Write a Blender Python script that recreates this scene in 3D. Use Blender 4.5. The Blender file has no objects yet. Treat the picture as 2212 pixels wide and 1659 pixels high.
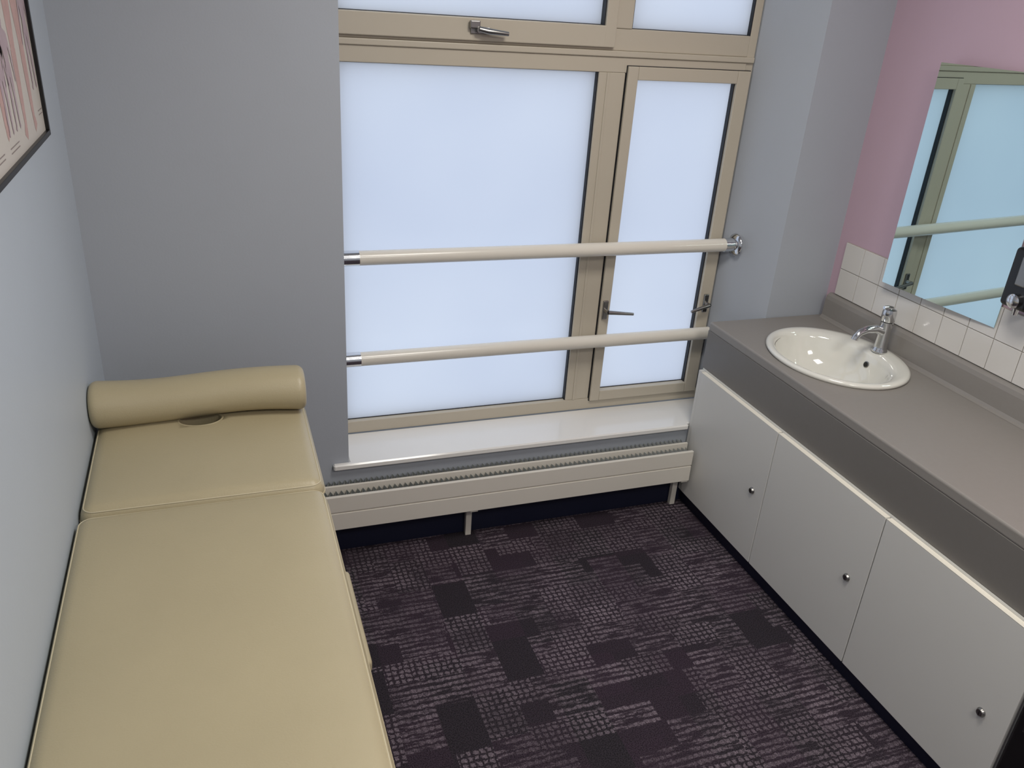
import bpy, bmesh, math
from mathutils import Matrix, Vector
scene=bpy.context.scene
coll=scene.collection
try:
    scene.view_settings.view_transform='Standard'
    scene.view_settings.look='None'
except Exception: pass

# ---------------------------------------------------------------- materials
def srgb(r,g,b):
    def c(v):
        v/=255.0
        return v/12.92 if v<=0.04045 else ((v+0.055)/1.055)**2.4
    return (c(r),c(g),c(b),1.0)
def mat(name,col,rough=0.5,metal=0.0,var=0.04,vscale=6.0,bump=0.0,bscale=200.0,spec=0.5,coat=0.0):
    m=bpy.data.materials.new(name); m.use_nodes=True
    nt=m.node_tree; N=nt.nodes; L=nt.links
    p=N['Principled BSDF']
    p.inputs['Roughness'].default_value=rough
    p.inputs['Metallic'].default_value=metal
    p.inputs['Specular IOR Level'].default_value=spec
    p.inputs['Coat Weight'].default_value=coat
    tc=N.new('ShaderNodeTexCoord')
    no=N.new('ShaderNodeTexNoise'); no.inputs['Scale'].default_value=vscale; no.inputs['Detail'].default_value=4
    L.new(tc.outputs['Object'],no.inputs['Vector'])
    mx=N.new('ShaderNodeMix'); mx.data_type='RGBA'
    a=tuple(max(0,c*(1-var)) for c in col[:3])+(1,)
    b=tuple(min(1,c*(1+var)) for c in col[:3])+(1,)
    mx.inputs[6].default_value=a; mx.inputs[7].default_value=b
    L.new(no.outputs['Fac'],mx.inputs[0]); L.new(mx.outputs[2],p.inputs['Base Color'])
    if bump>0:
        n2=N.new('ShaderNodeTexNoise'); n2.inputs['Scale'].default_value=bscale; n2.inputs['Detail'].default_value=3
        L.new(tc.outputs['Object'],n2.inputs['Vector'])
        bp=N.new('ShaderNodeBump'); bp.inputs['Strength'].default_value=bump; bp.inputs['Distance'].default_value=0.002
        L.new(n2.outputs['Fac'],bp.inputs['Height']); L.new(bp.outputs['Normal'],p.inputs['Normal'])
    return m

M_wall=mat('wall_paint_grey',srgb(172,177,185),0.6,bump=0.12,bscale=150,var=0.02)
M_wallL=mat('wall_paint_left',srgb(188,198,208),0.5,bump=0.12,bscale=150,var=0.02)
M_pink=mat('wall_paint_pink',srgb(198,170,184),0.6,bump=0.12,bscale=150,var=0.02)
M_ceil=mat('ceiling_paint',srgb(225,225,222),0.8)
M_frame=mat('window_frame_paint',srgb(192,183,166),0.42,var=0.03,vscale=3)
M_gasket=mat('rubber_gasket',srgb(22,24,30),0.5)
M_sill=mat('gloss_white_paint',srgb(236,234,230),0.12,var=0.02)
M_rad=mat('radiator_enamel',srgb(224,218,207),0.35,var=0.02)
M_fin=mat('radiator_fin_metal',srgb(185,188,186),0.45)
M_rail=mat('rail_enamel',srgb(226,220,208),0.22,var=0.02)
M_chrome=mat('chrome',srgb(215,216,218),0.12,metal=1.0,var=0.01)
M_steel=mat('brushed_steel',srgb(150,148,145),0.3,metal=1.0,var=0.05)
M_vinyl=mat('cream_vinyl',srgb(180,168,137),0.38,var=0.07,vscale=5,bump=0.22,bscale=260)
M_thread=mat('stitch_thread',srgb(206,196,168),0.6)
M_vdark=mat('hole_shade',srgb(60,50,38),0.7)  # dark tone painted in for the shade down the face hole
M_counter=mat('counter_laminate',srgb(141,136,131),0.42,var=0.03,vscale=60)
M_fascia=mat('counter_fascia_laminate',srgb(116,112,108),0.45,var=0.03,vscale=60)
M_door=mat('cabinet_melamine',srgb(218,216,211),0.4,var=0.015)
M_edge=mat('cabinet_edge_highlight',srgb(240,234,220),0.35)  # paler than the doors: paints the highlight along their lit top edges
M_navy=mat('navy_skirting_vinyl',srgb(24,28,50),0.5)
M_ceramic=mat('basin_ceramic',srgb(230,228,219),0.08,var=0.01,coat=0.6)
M_black=mat('black_plastic',srgb(20,19,20),0.25)
M_blackframe=mat('poster_frame_black',srgb(16,15,16),0.35)
M_paper=mat('poster_paper',srgb(216,209,199),0.3,var=0.03)
M_ink=mat('poster_ink_salmon',srgb(200,164,157),0.4,var=0.22,vscale=40)
M_ink2=mat('poster_ink_mauve',srgb(186,166,172),0.4,var=0.2,vscale=40)
M_ink3=mat('poster_ink_text',srgb(145,132,128),0.4)

def m_mirror():
    m=bpy.data.materials.new('mirror_glass'); m.use_nodes=True
    nt=m.node_tree;N=nt.nodes;L=nt.links
    p=N['Principled BSDF']
    p.inputs['Metallic'].default_value=1; p.inputs['Roughness'].default_value=0.01
    p.inputs['Base Color'].default_value=(0.56,0.71,0.70,1)
    return m
M_mirror=m_mirror()

def m_glass():
    m=bpy.data.materials.new('frosted_glass'); m.use_nodes=True
    nt=m.node_tree;N=nt.nodes;L=nt.links
    N.remove(N['Principled BSDF'])
    out=N['Material Output']
    tr=N.new('ShaderNodeBsdfTranslucent')
    tc=N.new('ShaderNodeTexCoord'); no=N.new('ShaderNodeTexNoise'); no.inputs['Scale'].default_value=1.3
    L.new(tc.outputs['Object'],no.inputs['Vector'])
    mx=N.new('ShaderNodeMix'); mx.data_type='RGBA'
    mx.inputs[6].default_value=(0.80,0.82,0.88,1); mx.inputs[7].default_value=(0.93,0.94,0.96,1)
    L.new(no.outputs['Fac'],mx.inputs[0]); L.new(mx.outputs[2],tr.inputs['Color'])
    gl=N.new('ShaderNodeBsdfGlossy'); gl.inputs['Roughness'].default_value=0.35
    ms=N.new('ShaderNodeMixShader'); ms.inputs[0].default_value=0.04
    L.new(tr.outputs[0],ms.inputs[1]);L.new(gl.outputs[0],ms.inputs[2]);L.new(ms.outputs[0],out.inputs['Surface'])
    return m
M_glass=m_glass()

def m_tile():
    m=bpy.data.materials.new('white_wall_tile'); m.use_nodes=True
    p=m.node_tree.nodes['Principled BSDF']
    nt=m.node_tree;N=nt.nodes;L=nt.links
    p.inputs['Roughness'].default_value=0.12
    oi=N.new('ShaderNodeTexNoise'); oi.inputs['Scale'].default_value=4
    mx=N.new('ShaderNodeMix'); mx.data_type='RGBA'
    mx.inputs[6].default_value=srgb(212,208,202); mx.inputs[7].default_value=srgb(224,220,215)
    tc=N.new('ShaderNodeTexCoord');L.new(tc.outputs['Object'],oi.inputs['Vector'])
    L.new(oi.outputs['Fac'],mx.inputs[0]);L.new(mx.outputs[2],p.inputs['Base Color'])
    return m
M_tile=m_tile(); M_grout=mat('tile_grout',srgb(184,177,168),0.8)

def m_carpet():
    m=bpy.data.materials.new('purple_carpet_tile'); m.use_nodes=True
    nt=m.node_tree;N=nt.nodes;L=nt.links
    p=N['Principled BSDF']; p.inputs['Roughness'].default_value=0.95; p.inputs['Specular IOR Level'].default_value=0.12
    tc=N.new('ShaderNodeTexCoord')
    sep=N.new('ShaderNodeSeparateXYZ'); L.new(tc.outputs['Object'],sep.inputs[0])
    def math_(op,a,b=None,c=None):
        n=N.new('ShaderNodeMath'); n.operation=op
        for i,v in enumerate((a,b,c)):
            if v is None: continue
            if isinstance(v,(int,float)): n.inputs[i].default_value=v
            else: L.new(v,n.inputs[i])
        return n.outputs[0]
    X=sep.outputs[0];Y=sep.outputs[1]
    nz=N.new('ShaderNodeTexNoise'); nz.inputs['Scale'].default_value=60; nz.inputs['Detail'].default_value=2
    L.new(tc.outputs['Object'],nz.inputs['Vector'])
    wob=math_('MULTIPLY',math_('SUBTRACT',nz.outputs['Fac'],0.5),0.020)
    Xw=math_('ADD',X,wob);Yw=math_('SUBTRACT',Y,wob)
    def cell(v,s): return math_('FLOOR',math_('DIVIDE',v,s))
    def wn(a,b,w):
        c=N.new('ShaderNodeCombineXYZ'); L.new(a,c.inputs[0]);L.new(b,c.inputs[1]);c.inputs[2].default_value=w
        n=N.new('ShaderNodeTexWhiteNoise'); n.noise_dimensions='3D'; L.new(c.outputs[0],n.inputs['Vector']); return n.outputs['Value']
    ry=cell(Y,0.09)
    off=math_('MULTIPLY',wn(ry,ry,3.1),0.5)
    cx=cell(math_('ADD',X,off),0.16)
    r1=wn(cx,ry,1.7); r2=wn(cx,ry,9.3)
    cx2=cell(X,0.125); off2=math_('MULTIPLY',wn(cx2,cx2,5.5),0.5)
    ry2=cell(math_('ADD',Y,off2),0.18)
    q1=wn(cx2,ry2,2.2); q2=wn(cx2,ry2,7.7)
    def tri(v,s): return math_('PINGPONG',math_('DIVIDE',v,s),1.0)
    def ss(v,a,b):
        n=N.new('ShaderNodeMapRange'); n.interpolation_type='SMOOTHSTEP'
        L.new(v,n.inputs['Value']); n.inputs['From Min'].default_value=a;n.inputs['From Max'].default_value=b; return n.outputs['Result']
    gx=ss(tri(Xw,0.0100),0.15,0.5); gy=ss(tri(Yw,0.0100),0.2,0.55)
    grid=math_('MULTIPLY',gx,gy)
    mp=N.new('ShaderNodeMapping'); mp.inputs['Scale'].default_value=(10,62,1); L.new(tc.outputs['Object'],mp.inputs['Vector'])
    sn=N.new('ShaderNodeTexNoise'); sn.inputs['Scale'].default_value=1.0; sn.inputs['Detail'].default_value=2; L.new(mp.outputs[0],sn.inputs['Vector'])
    sy=ss(tri(Yw,0.0110),0.2,0.6)
    streak=math_('MULTIPLY',math_('MULTIPLY',sy,ss(sn.outputs['Fac'],0.38,0.54)),math_('ADD',math_('MULTIPLY',gx,0.5),0.5))
    pick=math_('GREATER_THAN',q2,0.62)
    rr=N.new('ShaderNodeMix'); rr.data_type='FLOAT'; L.new(pick,rr.inputs[0]); L.new(r1,rr.inputs[2]); L.new(q1,rr.inputs[3]); sel=rr.outputs[0]
    isgrid=math_('GREATER_THAN',sel,0.20); isstr=math_('GREATER_THAN',sel,0.62)
    g=math_('MULTIPLY',grid,math_('SUBTRACT',isgrid,isstr)); s=math_('MULTIPLY',streak,isstr)
    thread=math_('ADD',g,s)
    big=N.new('ShaderNodeTexNoise'); big.inputs['Scale'].default_value=5; big.inputs['Detail'].default_value=2; L.new(tc.outputs['Object'],big.inputs['Vector'])
    thread=math_('MULTIPLY',thread,math_('ADD',math_('MULTIPLY',r2,0.35),math_('ADD',math_('MULTIPLY',ss(big.outputs['Fac'],0.3,0.7),0.4),0.22)))
    fine=N.new('ShaderNodeTexNoise'); fine.inputs['Scale'].default_value=280; fine.inputs['Detail'].default_value=3; L.new(tc.outputs['Object'],fine.inputs['Vector'])
    fv=ss(fine.outputs['Fac'],0.3,0.7)
    base=N.new('ShaderNodeMix'); base.data_type='RGBA'; base.inputs[6].default_value=srgb(52,48,53); base.inputs[7].default_value=srgb(62,51,61)
    L.new(q1,base.inputs[0])
    mx=N.new('ShaderNodeMix'); mx.data_type='RGBA'; L.new(thread,mx.inputs[0])
    L.new(base.outputs[2],mx.inputs[6]); mx.inputs[7].default_value=srgb(134,121,130)
    sp=N.new('ShaderNodeMix'); sp.data_type='RGBA'; sp.blend_type='MULTIPLY'; sp.inputs[0].default_value=1.0
    L.new(mx.outputs[2],sp.inputs[6])
    cr=N.new('ShaderNodeMix'); cr.data_type='RGBA'; cr.inputs[6].default_value=(0.42,0.42,0.42,1); cr.inputs[7].default_value=(1.48,1.48,1.48,1)
    L.new(fv,cr.inputs[0]); L.new(cr.outputs[2],sp.inputs[7])
    L.new(sp.outputs[2],p.inputs['Base Color'])
    bp=N.new('ShaderNodeBump'); bp.inputs['Strength'].default_value=0.6; bp.inputs['Distance'].default_value=0.003
    L.new(math_('ADD',fv,thread),bp.inputs['Height']); L.new(bp.outputs['Normal'],p.inputs['Normal'])
    return m
M_carpet=m_carpet()

# ---------------------------------------------------------------- mesh helpers
def empty(name,loc=(0,0,0)):
    e=bpy.data.objects.new(name,None); e.empty_display_size=0.1; e.location=loc; coll.objects.link(e); return e
def link(name,me,m,parent=None,smooth=False):
    vs=[v.co.copy() for v in me.vertices]
    c=sum(vs,Vector())/len(vs)
    for v in me.vertices: v.co-=c
    o=bpy.data.objects.new(name,me); coll.objects.link(o)
    if m: me.materials.append(m)
    if smooth:
        for p in me.polygons: p.use_smooth=True
    o.location=c
    if parent:
        o.parent=parent; o.location=c-parent.location
    return o
def from_bm(name,bm,m,parent=None,smooth=False):
    bmesh.ops.recalc_face_normals(bm,faces=bm.faces)
    me=bpy.data.meshes.new(name); bm.to_mesh(me); bm.free()
    return link(name,me,m,parent,smooth)
def box(name,x0,x1,y0,y1,z0,z1,m,parent=None,bev=0.0,seg=2):
    bm=bmesh.new(); bmesh.ops.create_cube(bm,size=1)
    for v in bm.verts:
        v.co=Vector((x0+(v.co.x+.5)*(x1-x0),y0+(v.co.y+.5)*(y1-y0),z0+(v.co.z+.5)*(z1-z0)))
    if bev>0: bmesh.ops.bevel(bm,geom=bm.edges[:],offset=bev,segments=seg,affect='EDGES',profile=0.5)
    return from_bm(name,bm,m,parent,False)
def multi_box(name,lst,m,parent=None,bev=0.0):
    bm=bmesh.new()
    for (x0,x1,y0,y1,z0,z1) in lst:
        r=bmesh.ops.create_cube(bm,size=1)
        for v in r['verts']:
            v.co=Vector((x0+(v.co.x+.5)*(x1-x0),y0+(v.co.y+.5)*(y1-y0),z0+(v.co.z+.5)*(z1-z0)))
    if bev>0: bmesh.ops.bevel(bm,geom=bm.edges[:],offset=bev,segments=2,affect='EDGES',profile=0.5)
    return from_bm(name,bm,m,parent)
def prism(name,poly,axis,a0,a1,m,parent=None,smooth=False):
    bm=bmesh.new()
    def mk(p,a):
        if axis=='z': return (p[0],p[1],a)
        if axis=='y': return (p[0],a,p[1])
        return (a,p[0],p[1])
    A=[bm.verts.new(mk(p,a0)) for p in poly]; B=[bm.verts.new(mk(p,a1)) for p in poly]
    n=len(poly)
    bm.faces.new(A); bm.faces.new(B[::-1])
    for i in range(n): bm.faces.new([A[i],A[(i+1)%n],B[(i+1)%n],B[i]])
    return from_bm(name,bm,m,parent,smooth)
def tube(name,pts,radii,m,parent=None,seg=24,cap=True,closed=False):
    bm=bmesh.new(); pts=[Vector(p) for p in pts]; n=len(pts)
    if not hasattr(radii,'__len__'): radii=[radii]*n
    rings=[]; up=None
    for i,p in enumerate(pts):
        if closed: t=(pts[(i+1)%n]-pts[(i-1)%n]).normalized()
        else: t=(pts[min(i+1,n-1)]-pts[max(i-1,0)]).normalized()
        if up is None:
            up=Vector((0,0,1)) if abs(t.z)<0.9 else Vector((1,0,0))
        u=(up-t*up.dot(t)).normalized(); w=t.cross(u); up=u
        rings.append([bm.verts.new(p+radii[i]*(math.cos(a)*u+math.sin(a)*w)) for a in [2*math.pi*k/seg for k in range(seg)]])
    rng=range(n) if closed else range(n-1)
    for i in rng:
        a=rings[i];b=rings[(i+1)%n]
        for k in range(seg): bm.faces.new([a[k],a[(k+1)%seg],b[(k+1)%seg],b[k]])
    if cap and not closed:
        bm.faces.new(rings[0][::-1]); bm.faces.new(rings[-1])
    o=from_bm(name,bm,m,parent,True)
    md=o.modifiers.new('es','EDGE_SPLIT'); md.split_angle=math.radians(50)
    return o
def lathe(name,prof,center,axis,m,parent=None,seg=32):
    ax=Vector(axis).normalized(); c=Vector(center)
    return tube(name,[c+ax*h for r,h in prof],[max(r,1e-4) for r,h in prof],m,parent,seg) 
def rounded_box(name,x0,x1,y0,y1,z0,z1,r,m,parent=None,crown=0.0,rz=None,fn=None):
    cx,cy,cz=(x0+x1)/2,(y0+y1)/2,(z0+z1)/2; hx,hy,hz=(x1-x0)/2,(y1-y0)/2,(z1-z0)/2
    def coords(h,n):
        e=[-h+r*(1-math.cos(math.pi/2*k/6)) for k in range(6)]
        mid=[-h+r+(2*h-2*r)*k/n for k in range(n+1)]
        return e+mid+[-v for v in e[::-1]]
    cs=[coords(hx,14),coords(hy,24),coords(hz,2)]
    bm=bmesh.new(); cache={}
    def V(x,y,z):
        k=(round(x,5),round(y,5),round(z,5))
        if k in cache: return cache[k]
        p=Vector((x,y,z)); q=Vector((max(-hx+r,min(hx-r,x)),max(-hy+r,min(hy-r,y)),max(-hz+r,min(hz-r,z))))
        d=p-q
        if d.length>1e-9: p=q+d.normalized()*r
        if p.z>0 and crown: p.z+=crown*max(0,1-(p.x/hx)**4)*max(0,1-(p.y/hy)**6)*min(1,p.z/hz)
        p=p+Vector((cx,cy,cz))
        if fn: p=fn(p)
        v=bm.verts.new(p); cache[k]=v; return v
    def face(a,b,fixed,axis):
        for i in range(len(a)-1):
            for j in range(len(b)-1):
                q=[(a[i],b[j]),(a[i+1],b[j]),(a[i+1],b[j+1]),(a[i],b[j+1])]
                vs=[]
                for s,t in q:
                    c=[s,t]; c.insert(axis,fixed); vs.append(V(*c))
                if len(set(vs))==4: 
                    try: bm.faces.new(vs)
                    except ValueError: pass
    for sgn in (-1,1):
        face(cs[1],cs[2],sgn*hx,0); face(cs[0],cs[2],sgn*hy,1); face(cs[0],cs[1],sgn*hz,2)
    return from_bm(name,bm,m,parent,True)
def rrect(x0,x1,y0,y1,r,z,n=8):
    pts=[]
    for (cx,cy,a0) in [(x1-r,y1-r,0),(x0+r,y1-r,90),(x0+r,y0+r,180),(x1-r,y0+r,270)]:
        for k in range(n+1):
            a=math.radians(a0+90*k/n); pts.append((cx+r*math.cos(a),cy+r*math.sin(a),z))
    return pts
def bool_cut(obj,ring,z0,z1):
    bm=bmesh.new(); n=len(ring)
    A=[bm.verts.new((x,y,z0)) for x,y in ring];B=[bm.verts.new((x,y,z1)) for x,y in ring]
    bm.faces.new(A[::-1]);bm.faces.new(B)
    for i in range(n): bm.faces.new([A[i],A[(i+1)%n],B[(i+1)%n],B[i]])
    cut=from_bm('cutter',bm,None)
    bo=obj.modifiers.new('hole','BOOLEAN'); bo.object=cut; bo.operation='DIFFERENCE'; bo.solver='EXACT'
    bpy.context.view_layer.update()
    dg=bpy.context.evaluated_depsgraph_get()
    nm=bpy.data.meshes.new_from_object(obj.evaluated_get(dg)); obj.modifiers.clear(); obj.data=nm
    bpy.data.objects.remove(cut)

# ---------------------------------------------------------------- constants
FZ=0.03
XL,XR,XF,XW=0.763,2.481,2.353,2.764
D=0.209; SILL=0.415; CEIL=2.85; YF=-4.2; WT=2.62

# ---------------------------------------------------------------- room shell
box('floor',-0.1,XW+0.1,YF-0.1,0.30,FZ-0.1,FZ,M_carpet)
box('ceiling',-0.1,XW+0.1,YF-0.1,0.30,CEIL,CEIL+0.1,M_ceil)
box('wall_left',-0.1,0,YF,0.0,FZ,CEIL,M_wallL)
box('wall_right',XW,XW+0.1,YF,0.0,FZ,CEIL,M_pink)
box('wall_front',-0.1,XW+0.1,YF-0.1,YF,FZ,CEIL,M_wall)
bm=bmesh.new()
def addprism(poly,z0,z1):
    A=[bm.verts.new((p[0],p[1],z0)) for p in poly];B=[bm.verts.new((p[0],p[1],z1)) for p in poly];n=len(poly)
    bm.faces.new(A[::-1]);bm.faces.new(B)
    for i in range(n): bm.faces.new([A[i],A[(i+1)%n],B[(i+1)%n],B[i]])
addprism([(-0.1,0),(XL,0),(XL,0.3),(-0.1,0.3)],FZ,CEIL)
addprism([(XR,0),(XW+0.1,0),(XW+0.1,0.3),(XF,0.3),(XF,D)],FZ,CEIL)
addprism([(XL,0),(XR,0),(XF,D),(XF,0.3),(XL,0.3)],FZ,SILL-0.025)
addprism([(XL,0),(XR,0),(XF,D),(XF,0.3),(XL,0.3)],WT,CEIL)
from_bm('wall_back',bm,M_wall)
box('baseboard_back',0.0,2.24,-0.012,-0.0005,FZ,FZ+0.10,M_navy,bev=0.003)
box('baseboard_left',0.0005,0.012,YF+0.01,-0.013,FZ,FZ+0.10,M_navy,bev=0.003)
prism('trim_window_sill',[(0.705,-0.022),(2.19,-0.022),(2.19,-0.0005),(XR-.002,0.0),(XF+.004,D-0.001),(XL+.001,D-0.001),(XL+.001,-0.0005),(0.705,-0.0005)],'z',SILL-0.024,SILL,M_sill)
bpy.data.objects['trim_window_sill'].modifiers.new('b','BEVEL').width=0.005

# ---------------------------------------------------------------- window
W=empty('window_1',(1.55,0.24,SILL))
y0,y1=D,0.285
def fr(name,a,b,c,d,yy0=y0,yy1=y1,bev=0.003): return box(name,a,b,yy0,yy1,c,d,M_frame,W,bev)
GB=0.466
fr('bottom_rail',XL+.002,XF-.001,SILL+.001,GB)
fr('left_jamb',XL+.002,0.784,GB,WT-.001)
fr('right_jamb',2.318,XF-.001,GB,WT-.001,D+.006)
fr('mullion_lower',1.711,1.816,GB,1.779)
fr('mullion_groove_bead',1.742,1.752,GB,1.779,D-.004,D+.004,0.002)
fr('transom_lower',0.784,2.318,1.779,1.832)
fr('transom_step',0.784,2.345,1.832,1.852,D-.008,y1-.01)
fr('transom_upper',0.784,2.318,1.852,1.925,D+.004)
fr('mullion_upper',1.716,1.822,1.925,WT-.03)
fr('head_rail',0.784,2.318,WT-.03,WT-.001)
ys=D-0.014
fr('casement_left_stile',1.820,1.862,0.458,1.803,ys,D+.03)
fr('casement_right_stile',2.281,2.337,0.458,1.803,ys,D+.03)
fr('casement_bottom_rail',1.862,2.281,0.458,0.503,ys,D+.03)
fr('casement_top_rail',1.862,2.281,1.757,1.803,ys,D+.03)
multi_box('casement_gap_seal',[(1.8175,1.8202,ys+.010,D+.004,.458,1.803),(2.337,2.3395,ys+.010,D+.004,.458,1.803),(1.8175,2.3395,ys+.010,D+.004,.4555,.458),(1.8175,2.3395,ys+.010,D+.004,1.803,1.8055)],M_gasket,W)
fr('vent_bottom_rail',0.784,1.716,1.862,1.932,ys,D+.03)
fr('vent_right_stile',1.712,1.755,1.862,WT-.03,ys,D+.03)
def gasket(name,a,b,c,d,ya,yb,t=0.004):
    multi_box(name,[(a,a+t,ya,yb,c,d),(b-t,b,ya,yb,c,d),(a+t,b-t,yb-.004,yb,c,c+t*.6),(a+t,b-t,yb-.004,yb,d-t*.6,d)],M_gasket,W)
GY=0.234
gasket('gasket_main',0.784,1.7112,GB,1.779,D+.006,GY)
gasket('gasket_casement',1.862,2.281,0.503,1.757,ys+.013,GY-.006)
gasket('gasket_vent',0.784,1.7125,1.932,WT-.03,ys+.010,GY)
gasket('gasket_fixed',1.822,2.318,1.925,WT-.03,D+.008,GY)
def pane(n,a,b,c,d,y=GY): box(n,a,b,y,y+0.006,c,d,M_glass,W)
pane('pane_main',0.786,1.711,GB+.001,1.778); pane('pane_casement',1.863,2.280,0.504,1.756,GY-.006)
pane('pane_vent',0.786,1.712,1.933,WT-.031); pane('pane_fixed',1.823,2.317,1.926,WT-.031)
def handle(tag,x,z,dx,dz):
    box('handle_plate_'+tag,x-.011,x+.011,ys-.010,ys-.0005,z-.04,z+.04,M_steel,W,0.003)
    tube('handle_neck_'+tag,[(x,ys-.008,z),(x,ys-.038,z)],0.009,M_steel,W,16)
    tube('handle_lever_'+tag,[(x,ys-.036,z),(x+dx*.3,ys-.040,z+dz*.2),(x+dx,ys-.040,z+dz)],[.009,.008,.006],M_steel,W,12)
handle('a',1.838,0.875,0.112,-0.012)
handle('b',2.308,0.878,-0.085,-0.022)
# vent catch
box('vent_catch_plate',1.222,1.290,ys-.007,ys-.0005,1.883,1.905,M_steel,W,0.002)
box('vent_catch_keeper',1.216,1.250,ys-.022,ys-.006,1.900,1.924,M_steel,W,0.003)
tube('vent_catch_neck',[(1.248,ys-.006,1.897),(1.248,ys-.028,1.897)],0.010,M_steel,W,16)
tube('vent_catch_lever',[(1.246,ys-.026,1.899),(1.275,ys-.032,1.894),(1.345,ys-.032,1.889)],[.009,.010,.007],M_steel,W,12)

# ---------------------------------------------------------------- guard rails
def guard_rail(z):
    y=0.150; xr=XR-(XR-XF)*y/D
    E=empty('guard_rail',(1.5,y,z))
    tube('rail_bar',[(XL+.070,y,z),(xr-.050,y,z)],0.0262,M_rail,E,32)
    tube('rail_ferrule_left',[(XL+.004,y,z),(XL+.073,y,z)],0.0275,M_chrome,E,32)
    tube('rail_flange_left',[(XL+.0005,y,z),(XL+.006,y,z)],0.044,M_chrome,E,32)
    tube('rail_ferrule_right',[(xr-.070,y,z),(xr-.008,y,z)],[0.0275,0.0275],M_chrome,E,32)
    lathe('rail_flange_right',[(.030,0),(.044,.006),(.046,.012),(.040,.02)],(xr-.026,y,z),(1,0,0),M_chrome,E)
guard_rail(1.143); guard_rail(0.757)

# ---------------------------------------------------------------- radiator
R=empty('skirting_radiator',(1.3,-0.06,0.26))
rx0,rx1=0.30,2.18
multi_box('front_panel',[(rx0,rx1,-.104,-.090,.19,.262),(rx0,rx1,-.100,-.090,.262,.267),(rx0,rx1,-.104,-.090,.267,.333)],M_rad,R,bev=0.002)
multi_box('rear_panel',[(rx0,rx1,-.050,-.040,.20,.345)],M_rad,R,bev=0.002)
def corr(name,ya,yb,z0,z1,pitch):
    bm=bmesh.new(); n=int((rx1-rx0)/pitch); prev=None
    for i in range(n+1):
        x=rx0+.01+i*pitch*(rx1-rx0-.02)/(n*pitch); y=ya if i%2 else yb
        a=bm.verts.new((x,y,z0));b=bm.verts.new((x,y,z1))
        if prev: bm.faces.new([prev[0],a,b,prev[1]])
        prev=(a,b)
    return from_bm(name,bm,M_fin,R)
corr('fins_front',-.088,-.052,.20,.328,.010)
corr('fins_rear',-.038,-.006,.20,.342,.010)
for i,x in enumerate((0.45,1.215,2.150)):
    multi_box('foot_%d'%(i+1),[(x,x+.024,-.038,-.016,FZ,.20),(x-.004,x+.028,-.10,-.016,.182,.192)],M_rad,R,bev=0.002)

# ---------------------------------------------------------------- counter, cabinet
YE=-2.9
C=empty('vanity_counter',(2.5,-1.4,0.8))
CT=0.874; XC=2.214
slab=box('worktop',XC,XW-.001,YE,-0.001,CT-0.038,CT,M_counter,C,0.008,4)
bcx,bcy=2.493,-0.423
bool_cut(slab,[(bcx-.01+0.195*math.cos(a),bcy+0.235*math.sin(a)) for a in [2*math.pi*k/48 for k in range(48)]],CT-.1,CT+.1)
FB=0.676
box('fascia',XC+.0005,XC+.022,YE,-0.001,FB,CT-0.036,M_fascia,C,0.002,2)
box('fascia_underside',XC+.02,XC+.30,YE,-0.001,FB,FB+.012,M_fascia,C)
up=[(2.735,CT),(2.737,.955),(2.741,.970),(2.750,.978),(XW-.001,.980),(XW-.001,CT-.0)]
prism('upstand',up,'y',YE,-0.03,M_counter,C)
prism('upstand_cove',[(2.722,CT+.0005),(2.7355,CT+.0005),(2.7355,CT+.014),(2.731,CT+.005)],'y',YE,-0.03,M_counter,C)

K=empty('vanity_cabinet',(2.45,-0.85,0.35))
doors=[(-0.036,-0.556),(-0.560,-1.094),(-1.098,-1.640)]
DT=0.668
for i,(a,b) in enumerate(doors):
    zb=0.098
    box('door_%d_panel'%(i+1),2.194,2.212,b,a,zb,DT-.003,M_door,K,0.0015)
    box('door_%d_top_edge'%(i+1),2.1935,2.2125,b+.001,a-.001,DT-.003,DT,M_edge,K,0.0012)
    ly=[-.490,-1.020,-1.565][i]; lz=[.383,.388,.362][i]
    lathe('door_%d_lock'%(i+1),[(.013,0),(.013,.003),(.010,.006),(.0095,.009)],(2.194,ly,lz),(-1,0,0),M_steel,K,20)
    box('door_%d_lock_slot'%(i+1),2.1845,2.186,ly-.001,ly+.001,lz-.006,lz+.006,M_black,K)
box('filler_strip',2.196,2.212,-0.034,-0.014,0.098,DT,M_door,K)
box('top_batten',2.2135,2.232,-1.64,-0.014,0.60,FB-.001,M_door,K)
box('carcass_back',2.70,2.715,-1.64,-0.014,0.10,FB-.002,M_door,K)
box('carcass_side_near',2.2145,2.70,-1.642,-1.626,0.10,FB-.002,M_door,K)
box('carcass_side_far',2.2145,2.70,-0.030,-0.014,0.10,FB-.002,M_door,K)
box('carcass_bottom',2.2145,2.70,-1.626,-0.030,0.10,0.116,M_door,K)
box('plinth',2.218,2.236,-1.64,-0.014,FZ+.0005,0.099,M_navy,K)
G=empty('dark_void_filler',(2.45,-1.95,0.35))  # made-up black unit, added so the space under the counter stays dark
box('void_filler_body',2.235,2.70,-2.20,-1.650,FZ+.012,0.66,M_black,G,0.006)
box('void_filler_front',2.195,2.232,-2.20,-1.650,FZ+.03,0.66,M_black,G,0.008)
box('void_filler_handle',2.18,2.196,-1.70,-1.68,0.42,0.60,M_black,G,0.004)
multi_box('void_filler_feet',[(2.27,2.30,-2.17,-2.14,FZ,FZ+.013),(2.27,2.30,-1.73,-1.70,FZ,FZ+.013),(2.63,2.66,-2.17,-2.14,FZ,FZ+.013),(2.63,2.66,-1.73,-1.70,FZ,FZ+.013)],M_black,G)

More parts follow.
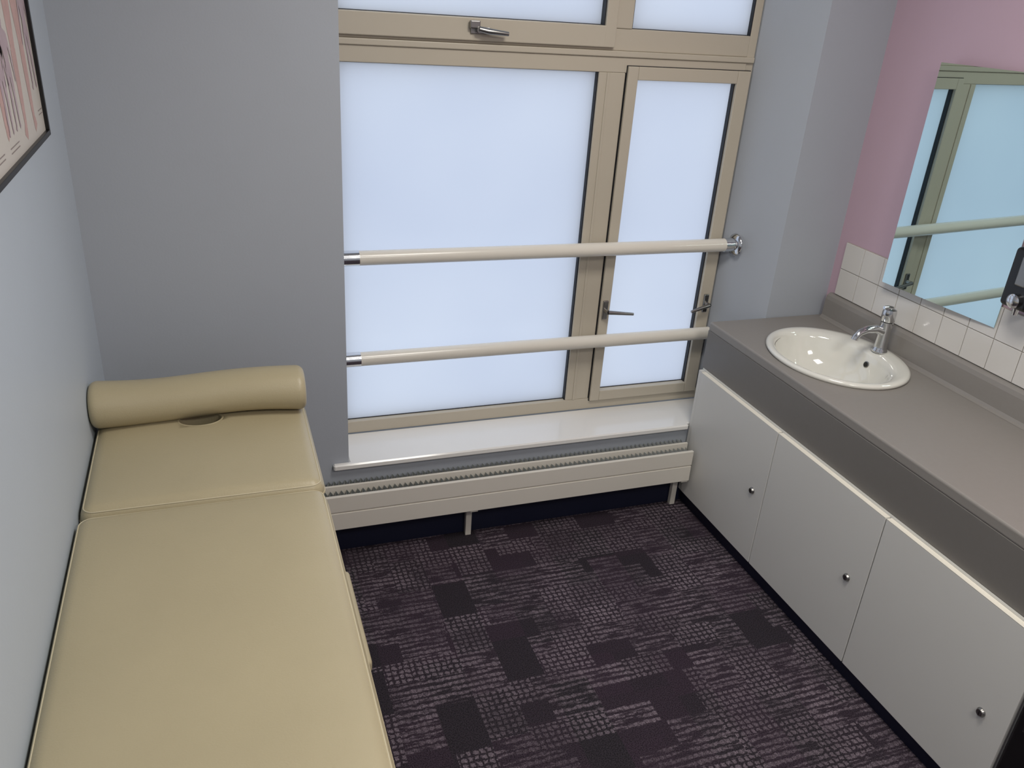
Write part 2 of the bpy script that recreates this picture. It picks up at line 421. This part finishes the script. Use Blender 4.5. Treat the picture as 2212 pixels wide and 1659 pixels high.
# ---------------------------------------------------------------- basin
S=empty('wash_basin',(bcx,bcy,CT))
rings=[(-.002,.234,.270,.0005),(-.002,.239,.276,.007),(-.002,.237,.274,.014),(-.002,.230,.266,.018),(-.006,.218,.255,.0175),(-.014,.202,.244,.0150),
(-.024,.184,.234,.009),(-.026,.178,.228,-.004),(-.027,.172,.220,-.03),(-.028,.158,.203,-.07),(-.028,.131,.172,-.108),(-.024,.089,.118,-.132),(-.022,.04,.05,-.142),(-.022,.024,.024,-.145)]
bm=bmesh.new(); prev=None; n=72
for (ox,ax,ay,z) in rings:
    cur=[bm.verts.new((bcx+ox+ax*math.cos(2*math.pi*k/n),bcy+ay*math.sin(2*math.pi*k/n),CT+z)) for k in range(n)]
    if prev:
        for k in range(n): bm.faces.new([prev[k],prev[(k+1)%n],cur[(k+1)%n],cur[k]])
    prev=cur
bm.faces.new(prev)
bs=from_bm('bowl',bm,M_ceramic,S,True)
lathe('waste',[(.026,0),(.026,.003),(.020,.005),(.006,.004)],(bcx-.022,bcy,CT-.1445),(0,0,1),M_chrome,S)
lathe('overflow_ring',[(.0125,0),(.0125,.003),(.010,.004)],(bcx-.027+.1705,bcy-.01,CT-.034),(-1,0,.25),M_steel,S,24)
lathe('overflow_hole',[(.0095,0),(.0095,.001)],(bcx-.027+.1670,bcy-.01,CT-.033),(-1,0,.25),M_black,S,24)

# ---------------------------------------------------------------- tap
T=empty('basin_tap',(2.675,-0.44,CT+.015))
tx,ty,tz=2.682,-0.430,CT+.0168
lathe('tap_body',[(.028,0),(.029,.004),(.025,.010),(.0225,.02),(.0215,.09),(.0225,.105),(.0225,.118)],(tx,ty,tz),(0,0,1),M_chrome,T)
lathe('tap_cap',[(.0215,0.119),(.025,.123),(.0255,.155),(.023,.166),(.012,.170),(.001,.171)],(tx,ty,tz),(0,0,1),M_chrome,T)
tube('tap_spout',[(tx-.01,ty,tz+.080),(tx-.045,ty,tz+.092),(tx-.085,ty,tz+.092),(tx-.115,ty,tz+.082),(tx-.128,ty,tz+.066),(tx-.131,ty,tz+.056)],[.017,.0155,.014,.013,.0125,.0125],M_chrome,T)
tube('tap_lever',[(tx+.005,ty,tz+.168),(tx-.015,ty,tz+.174),(tx-.032,ty,tz+.175)],[.010,.008,.006],M_chrome,T,12)

# ---------------------------------------------------------------- tiles
box('trim_tile_grout',XW-.0035,XW-.0005,-2.86,-0.051,0.981,1.199,M_grout)
lst=[];ts=.1085
for r in range(2):
    for c in range(26):
        ya=-0.050-c*ts
        lst.append((XW-.008,XW-.0036,ya-ts+.0012,ya-.0012,0.982+r*ts+.0006,0.982+(r+1)*ts-.0016))
multi_box('trim_splashback_tiles',lst,M_tile,None,0.0012)

# ---------------------------------------------------------------- mirror (far edge stands off the wall)
Mi=empty('wall_mirror',(XW-.03,-.57,1.5))
pa=Vector((2.716,-.322)); pb=Vector((2.7515,-.800)); dn=Vector((-(pb-pa).y,(pb-pa).x)).normalized()
if dn.x<0: dn=-dn
q=[pa,pb,pb+dn*.004,pa+dn*.004]
prism('mirror_pane',[tuple(v) for v in q],'z',1.126,1.897,M_mirror,Mi)
q=[pa+dn*.0045+Vector((0,-.004)),pb+dn*.0045+Vector((0,.004)),Vector((XW-.001,-.792)),Vector((XW-.001,-.328))]
q=[tuple(v) for v in q]
prism('mirror_wedge_backing',q,'z',1.205,1.889,M_blackframe,Mi)

# ---------------------------------------------------------------- soap dispenser
Sd=empty('soap_dispenser',(2.71,-0.9,1.3))
rounded_box('dispenser_body',2.665,XW-.010,-.952,-.850,1.235,1.42,.014,M_black,Sd)
rounded_box('dispenser_window',2.655,2.670,-.930,-.890,1.31,1.40,.005,M_steel,Sd)
lathe('dispenser_button',[(.022,0),(.022,.010),(.016,.014)],(2.665,-.905,1.262),(-1,0,0),M_chrome,Sd)
tube('dispenser_nozzle',[(2.70,-.893,1.238),(2.70,-.893,1.210)],[.012,.008],M_chrome,Sd,16)

# ---------------------------------------------------------------- treatment couch
T0=0.838; CX=0.586
B=empty('treatment_couch',(0.30,-1.2,0.4))
main=rounded_box('main_cushion',0.002,CX,-2.45,-0.785,T0-.080,T0-.006,.036,M_vinyl,B,crown=0.014)
head=rounded_box('head_cushion',0.004,CX+.002,-0.779,-0.245,T0-.080,T0-.006,.036,M_vinyl,B,crown=0.008)
hx_,hy_=0.285,-0.366
bool_cut(head,[(hx_+.060*math.cos(a),hy_+.042*math.sin(a)) for a in [2*math.pi*k/40 for k in range(40)]],T0-.065,T0+.1)
tube('hole_rim',[(hx_+.061*math.cos(a),hy_+.043*math.sin(a),T0-.001) for a in [2*math.pi*k/40 for k in range(40)]],.004,M_vinyl,B,10,closed=True)
tube('hole_floor',[(hx_,hy_,T0-.0645),(hx_,hy_,T0-.063)],.040,M_vdark,B,24)
for nme,(a,b,c,d) in {'main':(0.002,CX,-2.45,-0.785),'head':(0.004,CX+.002,-0.779,-0.245)}.items():
    tube('seam_top_'+nme,rrect(a+.0095,b-.0095,c+.0095,d-.0095,.028,T0-.0160),.0016,M_thread,B,6,closed=True)
    tube('seam_bottom_'+nme,rrect(a,b,c,d,.036,T0-.048),.0028,M_vinyl,B,6,closed=True)
box('main_board',0.02,0.570,-2.43,-0.81,T0-.100,T0-.079,M_black,B)
box('head_board',0.02,0.570,-0.755,-0.265,T0-.100,T0-.079,M_black,B)
zt=T0-.100
multi_box('steel_frame',[(0.07,0.11,-2.38,-0.30,.66,zt),(0.48,0.52,-2.38,-0.30,.66,zt),(0.11,0.48,-2.38,-2.34,.66,zt),(0.11,0.48,-0.80,-0.76,.66,zt),(0.11,0.48,-.34,-.30,.66,zt)],M_rad,B,bev=.004)
multi_box('legs',[(0.07,0.11,-2.30,-2.26,FZ+.04,.66),(0.48,0.52,-2.30,-2.26,FZ+.04,.66),(0.07,0.11,-.44,-.40,FZ+.04,.66),(0.48,0.52,-.44,-.40,FZ+.04,.66),(0.07,0.52,-2.31,-2.25,FZ+.02,FZ+.06),(0.07,0.52,-.45,-.39,FZ+.02,FZ+.06),(0.27,0.31,-2.25,-.45,FZ+.02,FZ+.06)],M_rad,B,bev=.004)
for i,(x,y) in enumerate([(0.09,-2.28),(0.50,-2.28),(0.09,-.42),(0.50,-.42)]):
    tube('foot_%d'%(i+1),[(x,y,FZ),(x,y,FZ+.022)],.022,M_black,B,16)
rounded_box('side_pad',0.515,0.626,-1.230,-0.890,.59,.630,.012,M_vinyl,B)
# bolster
BL=empty('bolster_pillow',(0.3,-0.34,T0+.07))
bm=bmesh.new(); nseg=64; nr=40; rings_=[]
r0=.066; bx0,bx1=0.002,0.586; BY=-0.335; BZ=T0+.060
for i in range(nseg+1):
    s=i/nseg
    s=0.5-0.5*math.cos(math.pi*s)
    x=bx0+s*(bx1-bx0)
    e=min(s,1-s)*(bx1-bx0)
    k_=.022
    rr=r0*(1.0 if e>k_ else (0.72+0.28*math.sqrt(max(0,1-(1-e/k_)**2))))
    rr*=1.0+0.045*math.cos(2*math.pi*s)-0.02*math.sin(math.pi*s*3)
    yc=BY+0.010*math.sin(math.pi*s)
    ring=[]
    for k in range(nr):
        a=2*math.pi*k/nr
        ring.append(bm.verts.new((x,yc+rr*1.06*math.cos(a),BZ-.006*math.sin(2*math.pi*s*1.0)+rr*.96*math.sin(a))))
    rings_.append(ring)
for i in range(nseg):
    for k in range(nr): bm.faces.new([rings_[i][k],rings_[i][(k+1)%nr],rings_[i+1][(k+1)%nr],rings_[i+1][k]])
bm.faces.new(rings_[0][::-1]); bm.faces.new(rings_[-1])
o=from_bm('bolster_cover',bm,M_vinyl,BL,True)
md=o.modifiers.new('es','EDGE_SPLIT'); md.split_angle=math.radians(70)

# ---------------------------------------------------------------- poster
Pz0,Pz1,Py0,Py1=1.638,2.345,-0.985,-0.368
P=empty('anatomy_poster',(0.01,-.68,2.0))
multi_box('poster_frame',[(0.001,.024,Py0,Py1,Pz0,Pz0+.012),(0.001,.024,Py0,Py1,Pz1-.012,Pz1),(0.001,.024,Py0,Py0+.012,Pz0+.012,Pz1-.012),(0.001,.024,Py1-.012,Py1,Pz0+.012,Pz1-.012)],M_blackframe,P,bev=.001)
box('poster_sheet',0.001,.016,Py0+.012,Py1-.012,Pz0+.012,Pz1-.012,M_paper,P)
def blob(bm,pts,x):
    vs=[bm.verts.new((x,p[0],p[1])) for p in pts]; bm.faces.new(vs)
def limb(bm,x,p,q,w0,w1,n=8):
    p=Vector(p);q=Vector(q);d=(q-p).normalized();nn=Vector((-d.y,d.x))
    L_=[];R_=[]
    for i in range(n+1):
        t=i/n; w=(w0+(w1-w0)*t)*(1+.18*math.sin(math.pi*t)); c=p+(q-p)*t
        L_.append(c+nn*w);R_.append(c-nn*w)
    blob(bm,[tuple(v) for v in L_+R_[::-1]],x)
def figure(bm,cy,z0,h,x):
    def P2(a,b): return (cy+a*h,z0+b*h)
    for s in (-1,1):
        limb(bm,x,P2(.06*s,.50),P2(.075*s,.27),.055*h,.032*h)
        limb(bm,x+.0001,P2(.075*s,.27),P2(.08*s,.03),.036*h,.016*h)
        limb(bm,x,P2(.08*s,.035),P2(.10*s,.0),.018*h,.022*h,3)
        limb(bm,x,P2(.13*s,.80),P2(.19*s,.62),.034*h,.024*h)
        limb(bm,x,P2(.19*s,.62),P2(.22*s,.46),.024*h,.013*h)
        limb(bm,x,P2(.22*s,.46),P2(.23*s,.39),.014*h,.008*h,4)
    blob(bm,[P2(-.14,.82),P2(-.03,.86),P2(.03,.86),P2(.14,.82),P2(.11,.66),P2(.085,.58),P2(.115,.49),P2(0,.45),P2(-.115,.49),P2(-.085,.58),P2(-.11,.66)],x+.0002)
    limb(bm,x+.0001,P2(0,.84),P2(0,.90),.03*h,.028*h,3)
    blob(bm,[(cy+.05*h*math.cos(t),z0+.935*h+.065*h*math.sin(t)) for t in [2*math.pi*k/20 for k in range(20)]],x+.0003)
bm=bmesh.new(); figure(bm,-.55,1.672,.64,.0163); from_bm('poster_figure_large',bm,M_ink,P)
bm=bmesh.new(); figure(bm,-.84,1.70,.60,.0163); from_bm('poster_figure_large_rear',bm,M_ink,P)
bm=bmesh.new()
for cy,z,h in ((-.425,1.75,.24),(-.68,1.70,.22),(-.755,1.70,.22),(-.94,1.69,.22)): figure(bm,cy,z,h,.0168)
from_bm('poster_figures_small',bm,M_ink2,P)
import random; random.seed(3)
lst=[]
for (cy,z,w,n) in [(-.385,2.02,.035,6),(-.44,2.08,.03,7),(-.66,2.02,.05,12),(-.90,2.02,.05,12),(-.42,2.24,.05,8),(-.70,1.678,.12,2),(-.85,1.68,.08,2),(-.39,1.70,.05,2)]:
    for i in range(n):
        ww=w*random.uniform(.6,1); lst.append((.0162,.0166,cy-ww,cy,z-i*.009,z-i*.009+.0022))
multi_box('poster_caption_lines',lst,M_ink3,P)

# ---------------------------------------------------------------- ceiling lights
def ceiling_light(x,y,pw):
    E=empty('ceiling_light_panel',(x,y,CEIL))
    multi_box('panel_rim',[(x-.31,x+.31,y-.31,y-.295,CEIL-.03,CEIL-.001),(x-.31,x+.31,y+.295,y+.31,CEIL-.03,CEIL-.001),(x-.31,x-.295,y-.295,y+.295,CEIL-.03,CEIL-.001),(x+.295,x+.31,y-.295,y+.295,CEIL-.03,CEIL-.001)],M_sill,E)
    l=bpy.data.lights.new('panel_lamp','AREA'); l.shape='SQUARE'; l.size=.58; l.energy=pw; l.color=(1.0,.965,.90)
    o=bpy.data.objects.new('panel_lamp',l); coll.objects.link(o); o.parent=E; o.location=(0,0,-.034)
    o2=box('panel_diffuser',x-.294,x+.294,y-.294,y+.294,CEIL-.028,CEIL-.004,None,E)
    m=bpy.data.materials.get('light_diffuser')
    if not m:
        m=bpy.data.materials.new('light_diffuser'); m.use_nodes=True
        p=m.node_tree.nodes['Principled BSDF']; p.inputs['Emission Color'].default_value=(1,.95,.86,1); p.inputs['Emission Strength'].default_value=3.0
    o2.data.materials.append(m)
ceiling_light(1.45,-1.25,21); ceiling_light(1.45,-3.0,30)

# ---------------------------------------------------------------- world (overcast daylight)
w=bpy.data.worlds.new('overcast'); scene.world=w; w.use_nodes=True
bg=w.node_tree.nodes['Background']; bg.inputs[0].default_value=(0.79,0.875,1.0,1); bg.inputs[1].default_value=1.07

# ---------------------------------------------------------------- camera
rx,ry,rz=1.1270,0.0720,-0.3654
Rz=Matrix.Rotation(rz,3,'Z');Rx=Matrix.Rotation(rx,3,'X');Rr=Matrix.Rotation(ry,3,'Z')
Mx=(Rz@Rx@Rr).to_4x4()
cam=bpy.data.cameras.new('camera'); co=bpy.data.objects.new('camera',cam); coll.objects.link(co)
cam.sensor_fit='HORIZONTAL'; cam.sensor_width=36; cam.lens=1775.0/2212*36; cam.clip_start=0.02
co.matrix_world=Matrix.Translation((0.3764,-2.6342,2.0146))@Mx
scene.camera=co
